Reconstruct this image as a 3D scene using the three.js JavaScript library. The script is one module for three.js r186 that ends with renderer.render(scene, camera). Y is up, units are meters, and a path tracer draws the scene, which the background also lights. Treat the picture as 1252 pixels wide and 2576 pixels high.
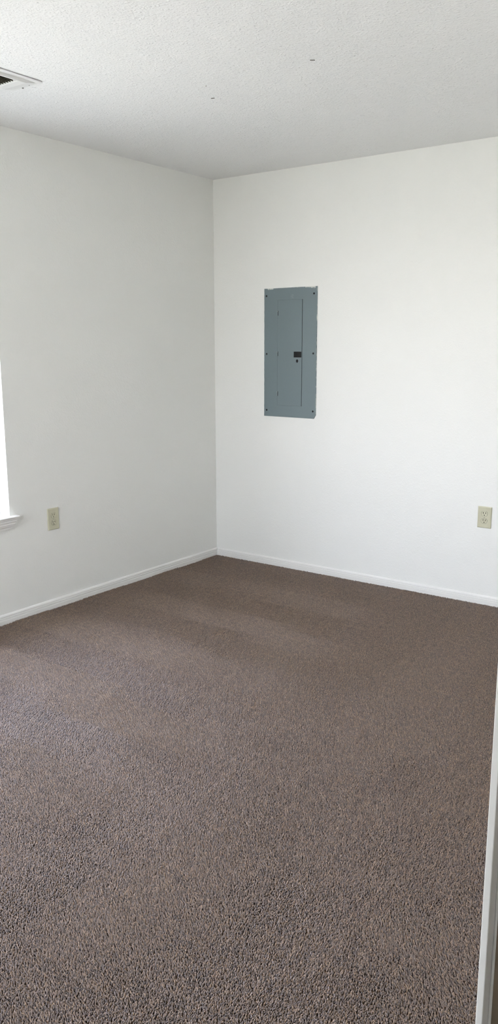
import * as THREE from 'three';
import { mergeGeometries } from 'three/addons/utils/BufferGeometryUtils.js';
import { RoundedBoxGeometry } from 'three/addons/geometries/RoundedBoxGeometry.js';

// ---------------------------------------------------------------- camera, sky, sun, exposure
const scene = new THREE.Scene();
const camera = new THREE.PerspectiveCamera(64.3345, 1252 / 2576, 0.05, 200);
camera.rotation.order = 'YXZ';
camera.position.set(3.3934, 1.4039, 4.2534);
camera.rotation.set(-0.20166, 0.63269, -0.00213);

const SKY = 12.8, SUN = 48;
{
  // overcast-bright summer sky: pale at the horizon, bluer overhead, the same all round
  const w = 64, h = 64, data = new Float32Array(w * h * 4);
  for (let y = 0; y < h; y++) {
    const el = ((y + 0.5) / h - 0.5) * Math.PI, t = Math.max(0, Math.sin(el));
    const k = Math.pow(t, 0.6);
    const c = [1.0 - 0.28 * k, 1.0 - 0.16 * k, 1.02 + 0.05 * k];
    for (let x = 0; x < w; x++) data.set([c[0], c[1], c[2], 1], (y * w + x) * 4);
  }
  const sky = new THREE.DataTexture(data, w, h, THREE.RGBAFormat, THREE.FloatType);
  sky.mapping = THREE.EquirectangularReflectionMapping;
  sky.magFilter = THREE.LinearFilter; sky.needsUpdate = true;
  scene.background = sky; scene.backgroundIntensity = SKY;
}
const sun = new THREE.DirectionalLight(new THREE.Color().setRGB(1, 0.95, 0.87), SUN);
sun.position.set(9, 16, -3); sun.target.position.set(-3, 0, 2);
sun.castShadow = true; sun.shadow.mapSize.set(2048, 2048);
Object.assign(sun.shadow.camera, { left: -16, right: 16, top: 16, bottom: -16, near: 1, far: 50 });
scene.add(sun, sun.target);

const renderer = new THREE.WebGLRenderer({ antialias: true });
renderer.toneMapping = THREE.LinearToneMapping;
renderer.toneMappingExposure = 1.0;
renderer.shadowMap.enabled = true;

// ---------------------------------------------------------------- helpers
function rng(seed) { let s = seed >>> 0; return () => { s = (s + 0x6d2b79f5) | 0; let t = Math.imul(s ^ (s >>> 15), 1 | s); t = (t + Math.imul(t ^ (t >>> 7), 61 | t)) ^ t; return ((t ^ (t >>> 14)) >>> 0) / 4294967296; }; }
const lin = (r, g, b) => new THREE.Color().setRGB(r, g, b);
function mesh(name, geometry, material, parent = scene) {
  const m = new THREE.Mesh(geometry, material); m.name = name; m.castShadow = m.receiveShadow = true; parent.add(m); return m;
}
function box(x0, x1, y0, y1, z0, z1) {
  const g = new THREE.BoxGeometry(x1 - x0, y1 - y0, z1 - z0); g.translate((x0 + x1) / 2, (y0 + y1) / 2, (z0 + z1) / 2);
  // uv in metres, face by face
  const p = g.attributes.position, n = g.attributes.normal, uv = g.attributes.uv;
  for (let i = 0; i < p.count; i++) {
    const ax = Math.abs(n.getX(i)), ay = Math.abs(n.getY(i));
    if (ax > 0.5) uv.setXY(i, p.getZ(i), p.getY(i)); else if (ay > 0.5) uv.setXY(i, p.getX(i), p.getZ(i)); else uv.setXY(i, p.getX(i), p.getY(i));
  }
  return g;
}
const structure = (o) => { o.userData.kind = 'structure'; return o; };
function group(name, label, category, x, y, z, turn = 0) {
  const g = new THREE.Group(); g.name = name; g.position.set(x, y, z); g.rotation.y = turn; g.userData = { label, category }; scene.add(g); return g;
}
function heightTexture(size, fill) {
  const h = new Float32Array(size * size); fill(h, size);
  let lo = Infinity, hi = -Infinity; for (const v of h) { if (v < lo) lo = v; if (v > hi) hi = v; }
  const d = new Float32Array(size * size * 4);
  for (let i = 0; i < h.length; i++) { const v = (h[i] - lo) / (hi - lo); d.set([v, v, v, 1], i * 4); }
  const t = new THREE.DataTexture(d, size, size, THREE.RGBAFormat, THREE.FloatType);
  t.wrapS = t.wrapT = THREE.RepeatWrapping; t.magFilter = THREE.LinearFilter; t.needsUpdate = true; return t;
}
// wrapped soft blobs, the way sprayed texture lands
function splats(h, n, count, rMin, rMax, aMin, aMax, random, power = 2) {
  for (let k = 0; k < count; k++) {
    const cx = random() * n, cy = random() * n, rx = rMin + (rMax - rMin) * random() ** 2, ry = rx * (0.7 + 0.6 * random()), a = aMin + (aMax - aMin) * random(), th = random() * 3.14, c = Math.cos(th), s = Math.sin(th), R = Math.ceil(Math.max(rx, ry));
    for (let j = -R; j <= R; j++) for (let i = -R; i <= R; i++) {
      const u = (i * c + j * s) / rx, v = (j * c - i * s) / ry, q = 1 - u * u - v * v;
      if (q > 0) h[((Math.round(cy) + j + n) % n) * n + ((Math.round(cx) + i + n) % n)] += a * q ** power;
    }
  }
}

// ---------------------------------------------------------------- materials
const peel = heightTexture(1024, (h, n) => { const r = rng(11); splats(h, n, 26000, 3, 9, 0.3, 1, r); splats(h, n, 1200, 10, 22, 0.1, 0.5, r); });   // orange peel, 0.9 m tile
peel.repeat.set(1 / 0.9, 1 / 0.9);
const spray = heightTexture(2048, (h, n) => { const r = rng(23); splats(h, n, 90000, 3, 8, 0.3, 1, r, 1.3); splats(h, n, 14000, 5, 11, 0.4, 1.5, r, 1.3); splats(h, n, 400, 40, 130, 0.1, 0.4, r); });   // sprayed ceiling, 1.6 m tile
spray.repeat.set(1 / 1.6, 1 / 1.6);

const M = {
  wall: new THREE.MeshStandardMaterial({ name: 'wall paint', color: lin(0.893, 0.893, 0.858), roughness: 0.62, bumpMap: peel, bumpScale: 0.0007 }),
  ceiling: new THREE.MeshStandardMaterial({ name: 'sprayed ceiling', color: lin(0.90, 0.90, 0.89), roughness: 0.92, bumpMap: spray, bumpScale: 0.0028 }),
  trim: new THREE.MeshStandardMaterial({ name: 'semi-gloss trim paint', color: lin(0.87, 0.86, 0.83), roughness: 0.35 }),
  vinyl: new THREE.MeshStandardMaterial({ name: 'white vinyl', color: lin(0.84, 0.84, 0.84), roughness: 0.35 }),
  glass: new THREE.MeshPhysicalMaterial({ name: 'window glass', color: 0xffffff, transmission: 1, thickness: 0, roughness: 0, ior: 1.5 }),
  backing: new THREE.MeshStandardMaterial({ name: 'carpet backing', color: lin(0.150, 0.098, 0.058), roughness: 1 }),
  ivory: new THREE.MeshPhysicalMaterial({ name: 'ivory plastic', color: lin(0.60, 0.58, 0.43), roughness: 0.32 }),
  slot: new THREE.MeshStandardMaterial({ name: 'dark contact slot', color: lin(0.03, 0.026, 0.018), roughness: 0.7 }),
  screwIvory: new THREE.MeshStandardMaterial({ name: 'ivory screw', color: lin(0.55, 0.53, 0.40), roughness: 0.4 }),
  black: new THREE.MeshStandardMaterial({ name: 'black plastic', color: lin(0.004, 0.005, 0.006), roughness: 0.8 }),
  blackScrew: new THREE.MeshStandardMaterial({ name: 'black screw', color: lin(0.005, 0.006, 0.007), roughness: 0.8 }),
  register: new THREE.MeshStandardMaterial({ name: 'white enamel', color: lin(0.84, 0.84, 0.82), roughness: 0.4 }),
  duct: new THREE.MeshStandardMaterial({ name: 'dusty duct', color: lin(0.10, 0.095, 0.07), roughness: 0.8 }),
  brown: new THREE.MeshStandardMaterial({ name: 'brown door', color: lin(0.25, 0.20, 0.14), roughness: 0.5 }),
  ground: new THREE.MeshStandardMaterial({ name: 'dry ground', color: lin(0.34, 0.33, 0.29), roughness: 1 }),
};

// ---------------------------------------------------------------- room shell
const CEIL = 2.425, SUB = -0.0112;                     // carpet tips lie at y = 0
const WX = 3.1405, WX2 = 4.15, ZF = 3.49, ZD = 4.95;  // right wall, alcove wall, closet front, front wall
const T = 0.14;
const WIN2 = { x0: 0.30, x1: 1.85, y0: 0.60, y1: 2.05 };   // the light on the far wall and on the jamb comes from a window behind the camera
const WIN = { z0: 1.692, z1: 3.25, y0: 0.553, y1: 1.98 };

structure(mesh('floor', box(-T, WX2 + T, SUB - 0.15, SUB, -T, ZD + T), M.backing));
const ceiling = structure(mesh('ceiling', box(-T - 0.35, WX2 + T + 0.35, CEIL, CEIL + 0.2, -T - 0.35, ZD + T + 0.35), M.ceiling));
structure(mesh('wall_back', box(-T, WX2 + T, SUB, CEIL, -T, 0), M.wall));
{
  // left wall with the window opening; extruded along x, uv in metres
  const s = new THREE.Shape(); s.moveTo(0, SUB); s.lineTo(ZD, SUB); s.lineTo(ZD, CEIL); s.lineTo(0, CEIL); s.closePath();
  const o = new THREE.Path(); o.moveTo(WIN.z0, WIN.y0 - 0.02); o.lineTo(WIN.z0, WIN.y1); o.lineTo(WIN.z1, WIN.y1); o.lineTo(WIN.z1, WIN.y0 - 0.02); o.closePath(); s.holes.push(o);
  const g = new THREE.ExtrudeGeometry(s, { depth: T, bevelEnabled: false });
  g.rotateY(-Math.PI / 2);          // shape x -> z, extrusion -> -x
  structure(mesh('wall_left', g, M.wall));
}
structure(mesh('wall_right', box(WX, WX + 0.008, SUB, CEIL, 0, 3.43), M.wall));
structure(mesh('wall_closet', box(WX + 0.008, WX2, SUB, CEIL, 3.30, 3.42), M.wall));
structure(mesh('wall_alcove', box(WX2, WX2 + T, SUB, CEIL, 0, ZD), M.wall));
{
  const s = new THREE.Shape(); s.moveTo(-T, SUB); s.lineTo(WX2 + T, SUB); s.lineTo(WX2 + T, CEIL); s.lineTo(-T, CEIL); s.closePath();
  const o = new THREE.Path(); o.moveTo(WIN2.x0, WIN2.y0); o.lineTo(WIN2.x0, WIN2.y1); o.lineTo(WIN2.x1, WIN2.y1); o.lineTo(WIN2.x1, WIN2.y0); o.closePath(); s.holes.push(o);
  const g = new THREE.ExtrudeGeometry(s, { depth: T, bevelEnabled: false }); g.translate(0, 0, ZD);
  structure(mesh('wall_front', g, M.wall));
}

// baseboard: rounded cap, two grooves, flat foot
function baseboard(name, length, x, z, turn) {
  const s = new THREE.Shape();
  s.moveTo(0, SUB); s.lineTo(0.0125, SUB); s.lineTo(0.0125, 0.0165); s.lineTo(0.0105, 0.0185); s.lineTo(0.0105, 0.0200); s.lineTo(0.0115, 0.0215);
  s.lineTo(0.0112, 0.0290); s.lineTo(0.0088, 0.0305); s.lineTo(0.0088, 0.0325); s.lineTo(0.0100, 0.0340);
  s.quadraticCurveTo(0.0098, 0.0405, 0.0062, 0.0440); s.quadraticCurveTo(0.0035, 0.0462, 0, 0.0466); s.closePath();
  const g = new THREE.ExtrudeGeometry(s, { depth: length, bevelEnabled: false, curveSegments: 6 });
  const m = structure(mesh(name, g, M.trim)); m.position.set(x, 0, z); m.rotation.y = turn; return m;
}
baseboard('baseboard_left', ZD, 0, 0, 0);                                        // profile faces +x, runs along +z
baseboard('baseboard_back', WX - 0.0126, WX, 0, -Math.PI / 2);                   // profile faces +z, runs along -x
baseboard('baseboard_right', 3.43, WX, 3.43, Math.PI);
baseboard('baseboard_front', WX2, 0, ZD, Math.PI / 2);

// closet front at the right edge: a thin white jamb and a brown door set 19 mm back
structure(mesh('trim_1', new RoundedBoxGeometry(0.008, CEIL - SUB, 0.06, 2, 0.0012).translate(WX + 0.004, (CEIL + SUB) / 2, ZF - 0.03), M.trim));
structure(mesh('trim_2', new THREE.CylinderGeometry(0.0018, 0.0018, CEIL - SUB, 8).translate(WX + 0.0095, (CEIL + SUB) / 2, ZF - 0.0193), M.trim));
{
  const d = structure(mesh('door_1', new RoundedBoxGeometry(0.98, 2.03, 0.034, 2, 0.002).translate(WX + 0.009 + 0.49, 1.015 - 0.004, ZF - 0.0193 - 0.017), M.brown));
  mesh('pull', new THREE.TorusGeometry(0.022, 0.004, 8, 24).translate(WX + 0.10, 0.95, ZF - 0.0193), M.screwIvory, d);
}
structure(mesh('trim_3', box(WX + 0.008, WX2, 2.05, CEIL, 3.42, ZF - 0.01), M.wall));

// ---------------------------------------------------------------- window
{
  const w = new THREE.Group(); w.name = 'window_1'; structure(w); scene.add(w);
  const { z0, z1, y0, y1 } = WIN, xo = -T + 0.035;
  const frameGeo = mergeGeometries([
    box(-T, xo + 0.03, y0 - 0.02, y0 + 0.045, z0, z1), box(-T, xo + 0.03, y1 - 0.045, y1, z0, z1),
    box(-T, xo + 0.03, y0 + 0.045, y1 - 0.045, z0, z0 + 0.045), box(-T, xo + 0.03, y0 + 0.045, y1 - 0.045, z1 - 0.045, z1)]);
  mesh('window_frame', frameGeo, M.vinyl, w);
  const ym = (y0 + y1) / 2, zm = (z0 + z1) / 2;
  mesh('meeting_rail', box(xo - 0.02, xo + 0.02, ym - 0.02, ym + 0.02, z0 + 0.045, z1 - 0.045), M.vinyl, w);
  mesh('mullion', box(xo - 0.03, xo + 0.025, y0 + 0.045, y1 - 0.045, zm - 0.03, zm + 0.03), M.vinyl, w);
  for (const [a, b] of [[z0 + 0.045, zm - 0.03], [zm + 0.03, z1 - 0.045]]) for (const [c, d] of [[y0 + 0.045, ym - 0.02], [ym + 0.02, y1 - 0.045]]) {
    const g = new THREE.PlaneGeometry(b - a, d - c); g.rotateY(Math.PI / 2); g.translate(xo, (c + d) / 2, (a + b) / 2);
    mesh('pane', g, M.glass, w);
  }
  // stool with a rounded nose and horns that run past the opening
  const nose = 0.030, th = 0.0105, s = new THREE.Shape();
  s.moveTo(0, 0); s.lineTo(nose - th / 2, 0); s.absarc(nose - th / 2, th / 2, th / 2, -Math.PI / 2, Math.PI / 2, false); s.lineTo(0, th); s.closePath();
  const horn = 0.040;
  const stool = new THREE.ExtrudeGeometry(s, { depth: z1 - z0 + 2 * horn, bevelEnabled: false, curveSegments: 8 }); stool.translate(0, y0 - th, z0 - horn);
  mesh('window_stool', stool, M.trim, w);
  mesh('stool_board', box(xo + 0.03, 0, y0 - th, y0, z0, z1), M.trim, w);
  // apron: moulded board, its end cut back on a slant
  const y2 = y0 - th, prof = [[0.024, 0], [0.024, -0.006], [0.019, -0.009], [0.019, -0.019], [0.0165, -0.023], [0.0165, -0.027], [0.018, -0.030], [0.014, -0.043], [0.011, -0.046], [0.011, -0.055], [0, -0.055]];
  const full = 0.055, pos = [], za = z0 - 0.032, zb = z0 - 0.009, zc = z1 + 0.032, zd = z1 + 0.009;
  const row = prof.map(([x, y]) => { const t = -y / full; return [[x, y2 + y, za + (zb - za) * t], [x, y2 + y, zc + (zd - zc) * t]]; });
  const top = [[0, y2, za], [0, y2, zc]];
  const rows = [top, ...row];
  const tri = (a, b, c) => pos.push(...a, ...b, ...c);
  for (let i = 0; i + 1 < rows.length; i++) { const [a, b] = rows[i], [c, d] = rows[i + 1]; tri(a, b, c); tri(b, d, c); }
  for (const e of [0, 1]) { const c0 = rows[0][e], bk = rows[rows.length - 1][e]; const loop = rows.map((r) => r[e]); for (let i = 1; i + 1 < loop.length; i++) e ? tri(loop[0], loop[i + 1], loop[i]) : tri(loop[0], loop[i], loop[i + 1]); }
  const ag = new THREE.BufferGeometry(); ag.setAttribute('position', new THREE.Float32BufferAttribute(pos, 3)); ag.setAttribute('uv', new THREE.Float32BufferAttribute(new Float32Array(pos.length / 3 * 2), 2)); ag.computeVertexNormals();
  mesh('window_apron', ag, M.trim, w);
}

{
  const w = new THREE.Group(); w.name = 'window_2'; structure(w); scene.add(w);
  const { x0, x1, y0, y1 } = WIN2, z = ZD + T - 0.045, xm = (x0 + x1) / 2;
  mesh('window_frame', mergeGeometries([box(x0, x1, y0, y0 + 0.05, z, z + 0.045), box(x0, x1, y1 - 0.05, y1, z, z + 0.045), box(x0, x0 + 0.05, y0 + 0.05, y1 - 0.05, z, z + 0.045), box(x1 - 0.05, x1, y0 + 0.05, y1 - 0.05, z, z + 0.045)]), M.vinyl, w);
  mesh('mullion', box(xm - 0.03, xm + 0.03, y0 + 0.05, y1 - 0.05, z, z + 0.045), M.vinyl, w);
  for (const [a, b] of [[x0 + 0.05, xm - 0.03], [xm + 0.03, x1 - 0.05]]) mesh('pane', new THREE.PlaneGeometry(b - a, y1 - y0 - 0.1).translate((a + b) / 2, (y0 + y1) / 2, z + 0.022), M.glass, w);
}

// ---------------------------------------------------------------- breaker panel on the back wall
{
  const X0 = 0.3985, X1 = 0.7815, Y0 = 0.9665, Y1 = 1.7475, W = X1 - X0, H = Y1 - Y0;
  const p = group('breaker_panel', 'grey metal breaker panel cover mounted on the white back wall', 'breaker panel', X0, Y0, 0);
  // grey enamel, with wall paint smeared over the edges where the roller caught it
  const cw = 768, ch = 1536, cv = document.createElement('canvas'); cv.width = cw; cv.height = ch; const c = cv.getContext('2d'), r = rng(77);
  c.fillStyle = 'rgb(112,126,131)'; c.fillRect(0, 0, cw, ch);
  for (let i = 0; i < 26000; i++) { const v = (r() - 0.5) * 14; c.fillStyle = `rgba(${112 + v},${126 + v},${131 + v},0.6)`; c.fillRect(r() * cw, r() * ch, 1 + r() * 2, 1 + r() * 2); }
  const px = (x) => (x / W) * cw, py = (y) => (1 - y / H) * ch;      // from panel metres to canvas
  const dab = (x, y, w, h, n, a) => { for (let i = 0; i < n; i++) { c.fillStyle = `rgba(222,223,216,${a * (0.3 + 0.7 * r())})`; c.beginPath(); c.ellipse(px(x + (r() - 0.5) * w), py(y - Math.abs(r() - r()) * h), 1 + r() * 7, 1 + r() * 4, r() * 3, 0, 7); c.fill(); } };
  dab(0.047, H, 0.040, 0.009, 130, 0.5); dab(0.33, H, 0.06, 0.006, 160, 0.6); dab(0.355, H, 0.03, 0.012, 130, 0.5); dab(0.2, H, 0.38, 0.003, 150, 0.35);
  for (let i = 0; i < 180; i++) { const y = r() * H, e = r(); c.fillStyle = `rgba(222,223,216,${0.25 + 0.4 * r()})`; c.fillRect(e < 0.6 ? 0 : cw - 2 - r() * 2, py(y), 1 + r() * 3, 8 + r() * 34); }
  for (let i = 0; i < 60; i++) { c.fillStyle = `rgba(200,206,206,${0.02 + 0.04 * r()})`; c.beginPath(); c.ellipse(px(0.205 + (r() - 0.5) * 0.02), py(H - 0.053 - (r() - 0.5) * 0.022), 2 + r() * 6, 2 + r() * 5, 0, 0, 7); c.fill(); }
  const tex = new THREE.CanvasTexture(cv); tex.colorSpace = THREE.SRGBColorSpace; tex.repeat.set(1 / W, 1 / H);
  const flatUV = (g) => { const q = g.attributes.position, u = g.attributes.uv; for (let i = 0; i < q.count; i++) u.setXY(i, q.getX(i), q.getY(i)); return g; };
  const grey = new THREE.MeshStandardMaterial({ name: 'grey enamel', map: tex, roughness: 0.45 });
  const D = { x0: 0.4995 - X0, x1: 0.6768 - X0, y0: 1.0375 - Y0, y1: 1.6755 - Y0 };
  const s = new THREE.Shape(), ch1 = 0.013;
  s.moveTo(0, 0); s.lineTo(W - ch1, -0.001); s.lineTo(W, 0.021); s.lineTo(W, H); s.lineTo(0, H - 0.001);
  for (let i = 1; i < 24; i++) s.lineTo((i % 2 ? 0.0007 : 0) * ((i * 37) % 5) / 3, H * (1 - i / 24));
  s.closePath();
  const hole = new THREE.Path(); hole.moveTo(D.x0 - 0.0004, D.y0 - 0.0004); hole.lineTo(D.x0 - 0.0004, D.y1 + 0.0004); hole.lineTo(D.x1 + 0.0030, D.y1 + 0.0004); hole.lineTo(D.x1 + 0.0030, D.y0 - 0.0004); hole.closePath(); s.holes.push(hole);
  mesh('cover', flatUV(new THREE.ExtrudeGeometry(s, { depth: 0.0030, bevelEnabled: true, bevelSize: 0.0008, bevelThickness: 0.0008, bevelSegments: 2, bevelOffset: -0.0008 }).translate(0, 0, 0.0009)), grey, p);
  mesh('inner_lining', box(D.x0 - 0.01, D.x1 + 0.01, D.y0 - 0.01, D.y1 + 0.01, 0.0002, 0.0010), M.black, p);
  // door, with a square latch opening and a lock hole cut through
  const ds = new THREE.Shape(); ds.moveTo(D.x0, D.y0); ds.lineTo(D.x1, D.y0); ds.lineTo(D.x1, D.y1); ds.lineTo(D.x0, D.y1); ds.closePath();
  const L = { x0: 0.6185 - X0, x1: 0.6735 - X0, y0: 1.3325 - Y0, y1: 1.3665 - Y0 };
  const lp = new THREE.Path(); lp.moveTo(L.x0, L.y0); lp.lineTo(L.x0, L.y1); lp.lineTo(L.x1, L.y1); lp.lineTo(L.x1, L.y0); lp.closePath(); ds.holes.push(lp);
  const kp = new THREE.Path(); kp.absellipse(0.6435 - X0, 1.3108 - Y0, 0.0082, 0.0102, 0, Math.PI * 2, true); ds.holes.push(kp);
  const door = mesh('panel_door', flatUV(new THREE.ExtrudeGeometry(ds, { depth: 0.0027, bevelEnabled: true, bevelSize: 0.0005, bevelThickness: 0.0005, bevelSegments: 1, bevelOffset: -0.0005, curveSegments: 16 }).translate(0, 0, 0.0014)), grey, p);
  const latch = mesh('latch', mergeGeometries([box(L.x0, L.x1, L.y0, L.y1, 0.0012, 0.0022), box(L.x0 + 0.019, L.x1 - 0.002, L.y0 + 0.003, L.y1 - 0.003, 0.0022, 0.0045), box(L.x0 + 0.019, L.x0 + 0.023, L.y0 + 0.003, L.y1 - 0.003, 0.0045, 0.0052)]), M.black, door);
  mesh('lock', new THREE.CylinderGeometry(0.0082, 0.0082, 0.001, 20).rotateX(Math.PI / 2).translate(0.6435 - X0, 1.3108 - Y0, 0.0018), M.black, door);
  // hinges: a bright rolled knuckle next to a dark slot
  for (const y of [1.5975, 1.3535, 1.1095]) {
    const k = mesh('hinge', new THREE.CylinderGeometry(0.0024, 0.0024, 0.027, 10).translate(D.x0 - 0.0014, y - Y0, 0.0044), grey, p);
    mesh('hinge_slot', box(D.x0 + 0.0012, D.x0 + 0.0046, y - Y0 - 0.0140, y - Y0 + 0.0140, 0.0044, 0.0049), M.black, k);
  }
  // six slotted screws
  for (const [x, y] of [[0.4155, 1.7025], [0.7590, 1.7060], [0.4178, 1.3520], [0.7588, 1.3567], [0.4188, 1.0045], [0.7612, 1.0095]]) {
    const head = new THREE.LatheGeometry([[0, 0.0026], [0.003, 0.0024], [0.0052, 0.0014], [0.0060, 0]].map(([a, b]) => new THREE.Vector2(a, b)), 18).rotateX(Math.PI / 2).translate(x - X0, y - Y0, 0.0046);
    const sc = mesh('screw', head, M.blackScrew, p);
    mesh('screw_slot', box(x - X0 - 0.004, x - X0 + 0.004, y - Y0 - 0.0006, y - Y0 + 0.0006, 0.0068, 0.0074), M.black, sc);
  }
}

// ---------------------------------------------------------------- duplex outlets
function outlet(name, label, x, y, z, turn) {
  const o = group(name, label, 'outlet', x, y, z, turn);           // plate centre on the wall, facing local +z
  o.userData.group = 'ivory wall outlets';
  const w = 0.0765, h = 0.1185, d = 0.006;
  const rr = (path, w, h, r) => { path.moveTo(-w / 2 + r, -h / 2); path.lineTo(w / 2 - r, -h / 2); path.quadraticCurveTo(w / 2, -h / 2, w / 2, -h / 2 + r); path.lineTo(w / 2, h / 2 - r); path.quadraticCurveTo(w / 2, h / 2, w / 2 - r, h / 2); path.lineTo(-w / 2 + r, h / 2); path.quadraticCurveTo(-w / 2, h / 2, -w / 2, h / 2 - r); path.lineTo(-w / 2, -h / 2 + r); path.quadraticCurveTo(-w / 2, -h / 2, -w / 2 + r, -h / 2); return path; };
  // the face of a duplex receptacle: a circle with flat top and bottom
  const rface = (path, cy, R, cut, cw) => { const a = Math.asin(cut / R), n = 12, pts = []; for (let i = 0; i <= n; i++) pts.push(-a + (2 * a * i) / n); const all = [...pts.map((t) => [R * Math.cos(t), R * Math.sin(t)]), ...pts.map((t) => [-R * Math.cos(t), -R * Math.sin(t)])]; if (cw) all.reverse(); all.forEach(([u, v], i) => (i ? path.lineTo(u, cy + v) : path.moveTo(u, cy + v))); path.closePath(); return path; };
  // stepped, softly sloping rim, then a flat face with the two receptacle openings
  const rim = []; const outline = (inset, z) => rr(new THREE.Path(), w - 2 * inset, h - 2 * inset, 0.003).getPoints(5).slice(0, -1).map((q) => [q.x, q.y, z]);
  const levels = [outline(0, 0), outline(0, 0.0026), outline(0.0008, 0.0040), outline(0.0024, 0.0052), outline(0.0045, d)];
  for (let k = 0; k + 1 < levels.length; k++) { const A = levels[k], B = levels[k + 1]; for (let i = 0; i < A.length; i++) { const j = (i + 1) % A.length; rim.push(...A[i], ...A[j], ...B[i], ...A[j], ...B[j], ...B[i]); } }
  const rg = new THREE.BufferGeometry(); rg.setAttribute('position', new THREE.Float32BufferAttribute(rim, 3)); rg.setAttribute('uv', new THREE.Float32BufferAttribute(new Float32Array(rim.length / 3 * 2), 2)); rg.computeVertexNormals();
  const s = rr(new THREE.Shape(), w - 0.009, h - 0.009, 0.003);
  for (const cy of [0.0197, -0.0197]) s.holes.push(rface(new THREE.Path(), cy, 0.0178, 0.0150, true));
  const fg = new THREE.ExtrudeGeometry(s, { depth: 0.004, bevelEnabled: false, curveSegments: 5 }).translate(0, 0, d - 0.004);
  mesh('plate', mergeGeometries([rg, fg]), M.ivory, o);
  for (const cy of [0.0197, -0.0197]) {
    const f = rface(new THREE.Shape(), cy, 0.0168, 0.0140, false);
    for (const [sx, hh] of [[-0.0064, 0.0052], [0.0064, 0.0046]]) { const q = new THREE.Path(); q.moveTo(sx - 0.0017, cy + 0.0045 - hh); q.lineTo(sx - 0.0017, cy + 0.0045 + hh); q.lineTo(sx + 0.0017, cy + 0.0045 + hh); q.lineTo(sx + 0.0017, cy + 0.0045 - hh); q.closePath(); f.holes.push(q); }
    const g = new THREE.Path(); g.moveTo(-0.0026, cy - 0.0105); g.lineTo(-0.0026, cy - 0.0072); g.absarc(0, cy - 0.0072, 0.0026, Math.PI, 0, true); g.lineTo(0.0026, cy - 0.0105); g.closePath(); f.holes.push(g);
    const r = mesh('receptacle', new THREE.ExtrudeGeometry(f, { depth: 0.0030, bevelEnabled: false }).translate(0, 0, 0.0038), M.ivory, o);
    mesh('contact_slot', box(-0.0115, 0.0115, cy - 0.0125, cy + 0.0115, 0.0002, 0.0037), M.slot, r);
  }
  mesh('screw', new THREE.SphereGeometry(0.0032, 12, 6, 0, Math.PI * 2, 0, Math.PI / 2).scale(1, 0.35, 1).rotateX(Math.PI / 2).translate(0, 0, d), M.screwIvory, o);
  return o;
}
outlet('wall_outlet', 'ivory duplex outlet on the left wall beside the window sill', 0, 0.4905, 1.4135, Math.PI / 2);
outlet('wall_outlet_001', 'ivory duplex outlet low on the back wall, right of the breaker panel', 1.8640, 0.4860, 0, 0);

// ---------------------------------------------------------------- ceiling register
{
  const X0 = 0.495, X1 = 0.683, Z0 = 1.926, Z1 = 2.330, f = 0.030;
  const v = group('ceiling_vent', 'white metal ceiling register with slatted louvers above the window', 'vent', (X0 + X1) / 2, CEIL, (Z0 + Z1) / 2);
  const hx = (X1 - X0) / 2, hz = (Z1 - Z0) / 2;
  // pressed face: flat flange, sloped collar down to the louver field (local y points up, the face hangs below the ceiling)
  const ring = (a, b) => { const pos = []; const c = ([x, z, y]) => [[-x, y, -z], [x, y, -z], [x, y, z], [-x, y, z]]; const A = c(a), B = c(b); for (let i = 0; i < 4; i++) { const j = (i + 1) % 4; pos.push(...A[i], ...B[i], ...A[j], ...A[j], ...B[i], ...B[j]); } return pos; };
  const steps = [[hx, hz, -0.0015], [hx, hz, -0.005], [hx - 0.022, hz - 0.012, -0.006], [hx - 0.026, hz - 0.060, -0.016], [hx - 0.030, hz - 0.095, -0.017], [hx - 0.032, hz - 0.098, -0.010], [hx - 0.032, hz - 0.098, -0.002]];
  const pos = []; for (let i = 0; i + 1 < steps.length; i++) pos.push(...ring(steps[i], steps[i + 1]));
  const g = new THREE.BufferGeometry(); g.setAttribute('position', new THREE.Float32BufferAttribute(pos, 3)); g.setAttribute('uv', new THREE.Float32BufferAttribute(new Float32Array(pos.length / 3 * 2), 2)); g.computeVertexNormals();
  mesh('frame', g, M.register, v);
  mesh('duct_opening', box(-hx + 0.03, hx - 0.03, -0.003, -0.001, -hz + 0.094, hz - 0.094), M.duct, v);
  for (let i = 0; i < 8; i++) {
    const s = mesh('louver', new THREE.BoxGeometry(0.0012, 0.012, 2 * (hz - 0.099)), M.duct, v);
    s.position.set(-hx + 0.042 + i * ((2 * hx - 0.084) / 7), -0.009, 0); s.rotation.z = 0.6;
  }
  for (const [x, z, q] of [[0.5675, 1.9290, 0.0040], [0.6160, 1.9365, 0.0026]]) mesh('screw', new THREE.SphereGeometry(q, 12, 8).scale(1, 0.5, 1).translate(x - (X0 + X1) / 2, -0.0056, z - (Z0 + Z1) / 2), M.duct, v);
}

// little scuffs and crumbs caught in the ceiling spray
for (const [x, z, l, a] of [[1.163, 1.4967, 0.002, 0], [1.0826, 1.3531, 0.014, 0.32], [1.6665, 1.5010, 0.016, 0.64]]) {
  const s = mesh('crumb', new THREE.CapsuleGeometry(0.0011, l, 3, 6).rotateZ(Math.PI / 2).rotateY(a), M.duct, ceiling); s.position.set(x, CEIL - 0.0012, z);
}

// ---------------------------------------------------------------- outdoors, seen by the light alone
structure(mesh('ground', box(-40, 40, -0.75, -0.65, -40, 40), M.ground));

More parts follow.
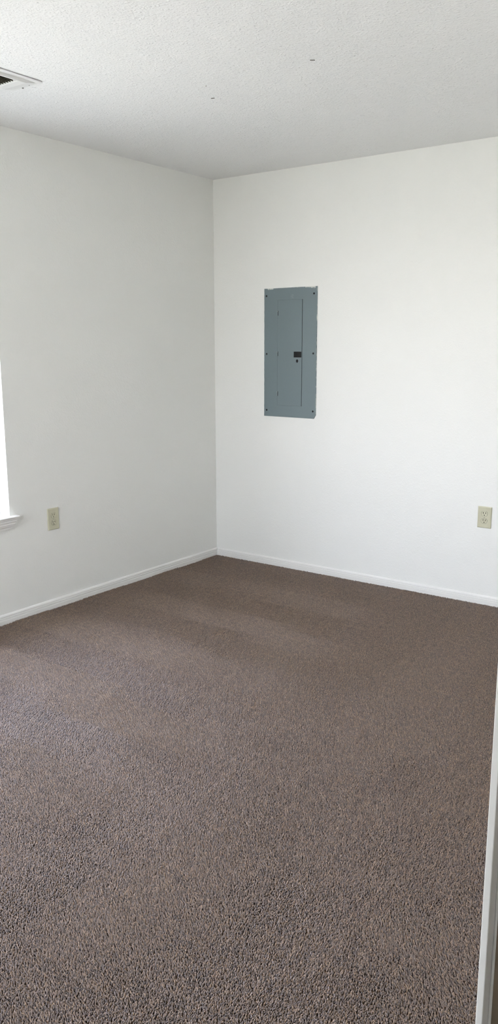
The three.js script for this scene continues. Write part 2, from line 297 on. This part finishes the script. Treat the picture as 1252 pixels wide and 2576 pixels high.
// ---------------------------------------------------------------- carpet: cut pile, patches of yarn tufts
{
  const S = 0.0825, N = 25, variants = 5, random = rng(4242);
  const tones = [[0.50, 0.8], [0.74, 1], [1.0, 1], [1.45, 0.9], [2.1, 0.5]];
  function patch(seed) {
    const r = rng(seed), pos = [], nor = [], col = [], idx = [], uv = [];
    const step = S / N;
    for (let a = 0; a < N; a++) for (let b = 0; b < N; b++) {
      const cx = -S / 2 + (a + 0.5 + (r() - 0.5) * 0.9) * step, cz = -S / 2 + (b + 0.5 + (r() - 0.5) * 0.9) * step;
      let t; do t = tones[Math.floor(r() * tones.length)]; while (r() > t[1]);
      const k = t[0] * (0.9 + 0.2 * r()), hue = (r() - 0.5) * 0.10;
      const dir = r() * 6.283, lean = 0.0028 * Math.sqrt(r()), h = 0.0074 + 0.0044 * r(), bx = Math.cos(dir) * lean, bz = Math.sin(dir) * lean;
      const tipd = r() * 6.283, tl = 0.0025 * r(), tx = bx + Math.cos(tipd) * tl, tz = bz + Math.sin(tipd) * tl, spin = r() * 6.283;
      const rings = [[0, 0, 0, 0.0012, 0], [bx * 0.55, h * 0.55, bz * 0.55, 0.00152, 0.4], [tx, h * 0.93, tz, 0.00128, 1.5]], base = pos.length / 3;
      rings.forEach(([x, y, z, rad, up], q) => { for (let e = 0; e < 4; e++) { const th = spin + e * Math.PI / 2 + q * 0.5, c = Math.cos(th), s = Math.sin(th); pos.push(cx + x + c * rad, y, cz + z + s * rad); nor.push(c / Math.hypot(1, up), up / Math.hypot(1, up), s / Math.hypot(1, up)); col.push(k * (1 + hue), k, k * (1 - hue)); uv.push(0, 0); } });
      pos.push(cx + tx * 1.1, h, cz + tz * 1.1); nor.push(0, 1, 0); col.push(k * (1 + hue), k, k * (1 - hue)); uv.push(0, 0);
      for (let q = 0; q < 2; q++) for (let e = 0; e < 4; e++) { const i = base + q * 4 + e, j = base + q * 4 + (e + 1) % 4; idx.push(i, i + 4, j, j, i + 4, j + 4); }
      for (let e = 0; e < 4; e++) idx.push(base + 8 + e, base + 12, base + 8 + (e + 1) % 4);
    }
    const g = new THREE.BufferGeometry();
    g.setAttribute('position', new THREE.Float32BufferAttribute(pos, 3)); g.setAttribute('normal', new THREE.Float32BufferAttribute(nor, 3)); g.setAttribute('color', new THREE.Float32BufferAttribute(col, 3)); g.setAttribute('uv', new THREE.Float32BufferAttribute(uv, 2)); g.setIndex(idx);
    return g;
  }
  const yarn = new THREE.MeshPhysicalMaterial({ name: 'carpet yarn', color: lin(0.152, 0.099, 0.056), roughness: 0.30, ior: 2.05, specularColor: lin(1.0, 0.91, 1.0), sheen: 0.4, sheenRoughness: 0.6, sheenColor: lin(1.0, 0.90, 0.98), vertexColors: true });
  // smooth value noise for the lay of the nap
  const cell = (i, j) => { let n = (i * 374761393 + j * 668265263) | 0; n = Math.imul(n ^ (n >>> 13), 1274126177); return ((n ^ (n >>> 16)) >>> 0) / 4294967296; };
  const noise = (x, y) => { const i = Math.floor(x), j = Math.floor(y), u = x - i, v = y - j, f = u * u * (3 - 2 * u), g = v * v * (3 - 2 * v); return (cell(i, j) * (1 - f) + cell(i + 1, j) * f) * (1 - g) + (cell(i, j + 1) * (1 - f) + cell(i + 1, j + 1) * f) * g; };
  const smooth = (a, b, x) => { const t = Math.min(1, Math.max(0, (x - a) / (b - a))); return t * t * (3 - 2 * t); };
  function nap(x, z) {
    // vacuum passes laid down alternately: strokes out from the window wall near it, strokes along the room beyond
    const wob = noise(x * 1.3 + 7, z * 1.3) - 0.5, near = smooth(1.75, 1.05, x + 0.25 * wob) * smooth(2.75, 2.3, z);
    const stroke = (u, w) => smooth(-0.3, 0.3, Math.sin(((u + 0.12 * wob) / w) * Math.PI)) * 2 - 1;
    const ka = stroke(z - 1.74, 0.27), kb = Math.sin(((x - 1.45 + 0.5 * wob) / 0.40) * Math.PI), k = ka * near * 1.5 + kb * (1 - near) * 0.45;
    const w = noise(x * 3 + 3, z * 3 + 9) - 0.5, w2 = noise(x * 6, z * 6 + 40) - 0.5;
    return [0.40 * k + 0.4 * w + 0.25 * w2, -0.14 * k + 0.3 * w2];
  }
  const lists = Array.from({ length: variants }, () => []);
  const lay = (x0, x1, z0, z1) => {
    const nx = Math.ceil((x1 - x0) / S), nz = Math.ceil((z1 - z0) / S), sx = (x1 - x0) / nx / S, sz = (z1 - z0) / nz / S;
    for (let i = 0; i < nx; i++) for (let j = 0; j < nz; j++) {
      const x = x0 + (i + 0.5) * S * sx, z = z0 + (j + 0.5) * S * sz, [lx, lz] = nap(x, z);
      const q = Math.floor(random() * 4), m = new THREE.Matrix4().makeRotationY(q * Math.PI / 2), sc = new THREE.Matrix4().makeScale(sx, 1, sz);
      const shear = new THREE.Matrix4().set(1, lx, 0, 0, 0, 1, 0, 0, 0, lz, 1, 0, 0, 0, 0, 1);
      lists[Math.floor(random() * variants)].push(new THREE.Matrix4().makeTranslation(x, SUB - 0.0005, z).multiply(sc).multiply(shear).multiply(m));
    }
  };
  lay(0.013, WX - 0.013, 0.013, ZF - 0.05); lay(0.013, WX2 - 0.013, ZF - 0.05, ZD - 0.013);
  lists.forEach((list, k) => {
    const im = new THREE.InstancedMesh(patch(100 + k), yarn, list.length); im.name = k ? 'carpet_pile_00' + k : 'carpet_pile';
    list.forEach((m, i) => im.setMatrixAt(i, m)); im.castShadow = im.receiveShadow = true;
    im.userData = { kind: 'stuff', label: 'brown cut pile carpet covering the whole floor', category: 'carpet', group: 'carpet pile' }; scene.add(im);
  });
}

renderer.render(scene, camera);
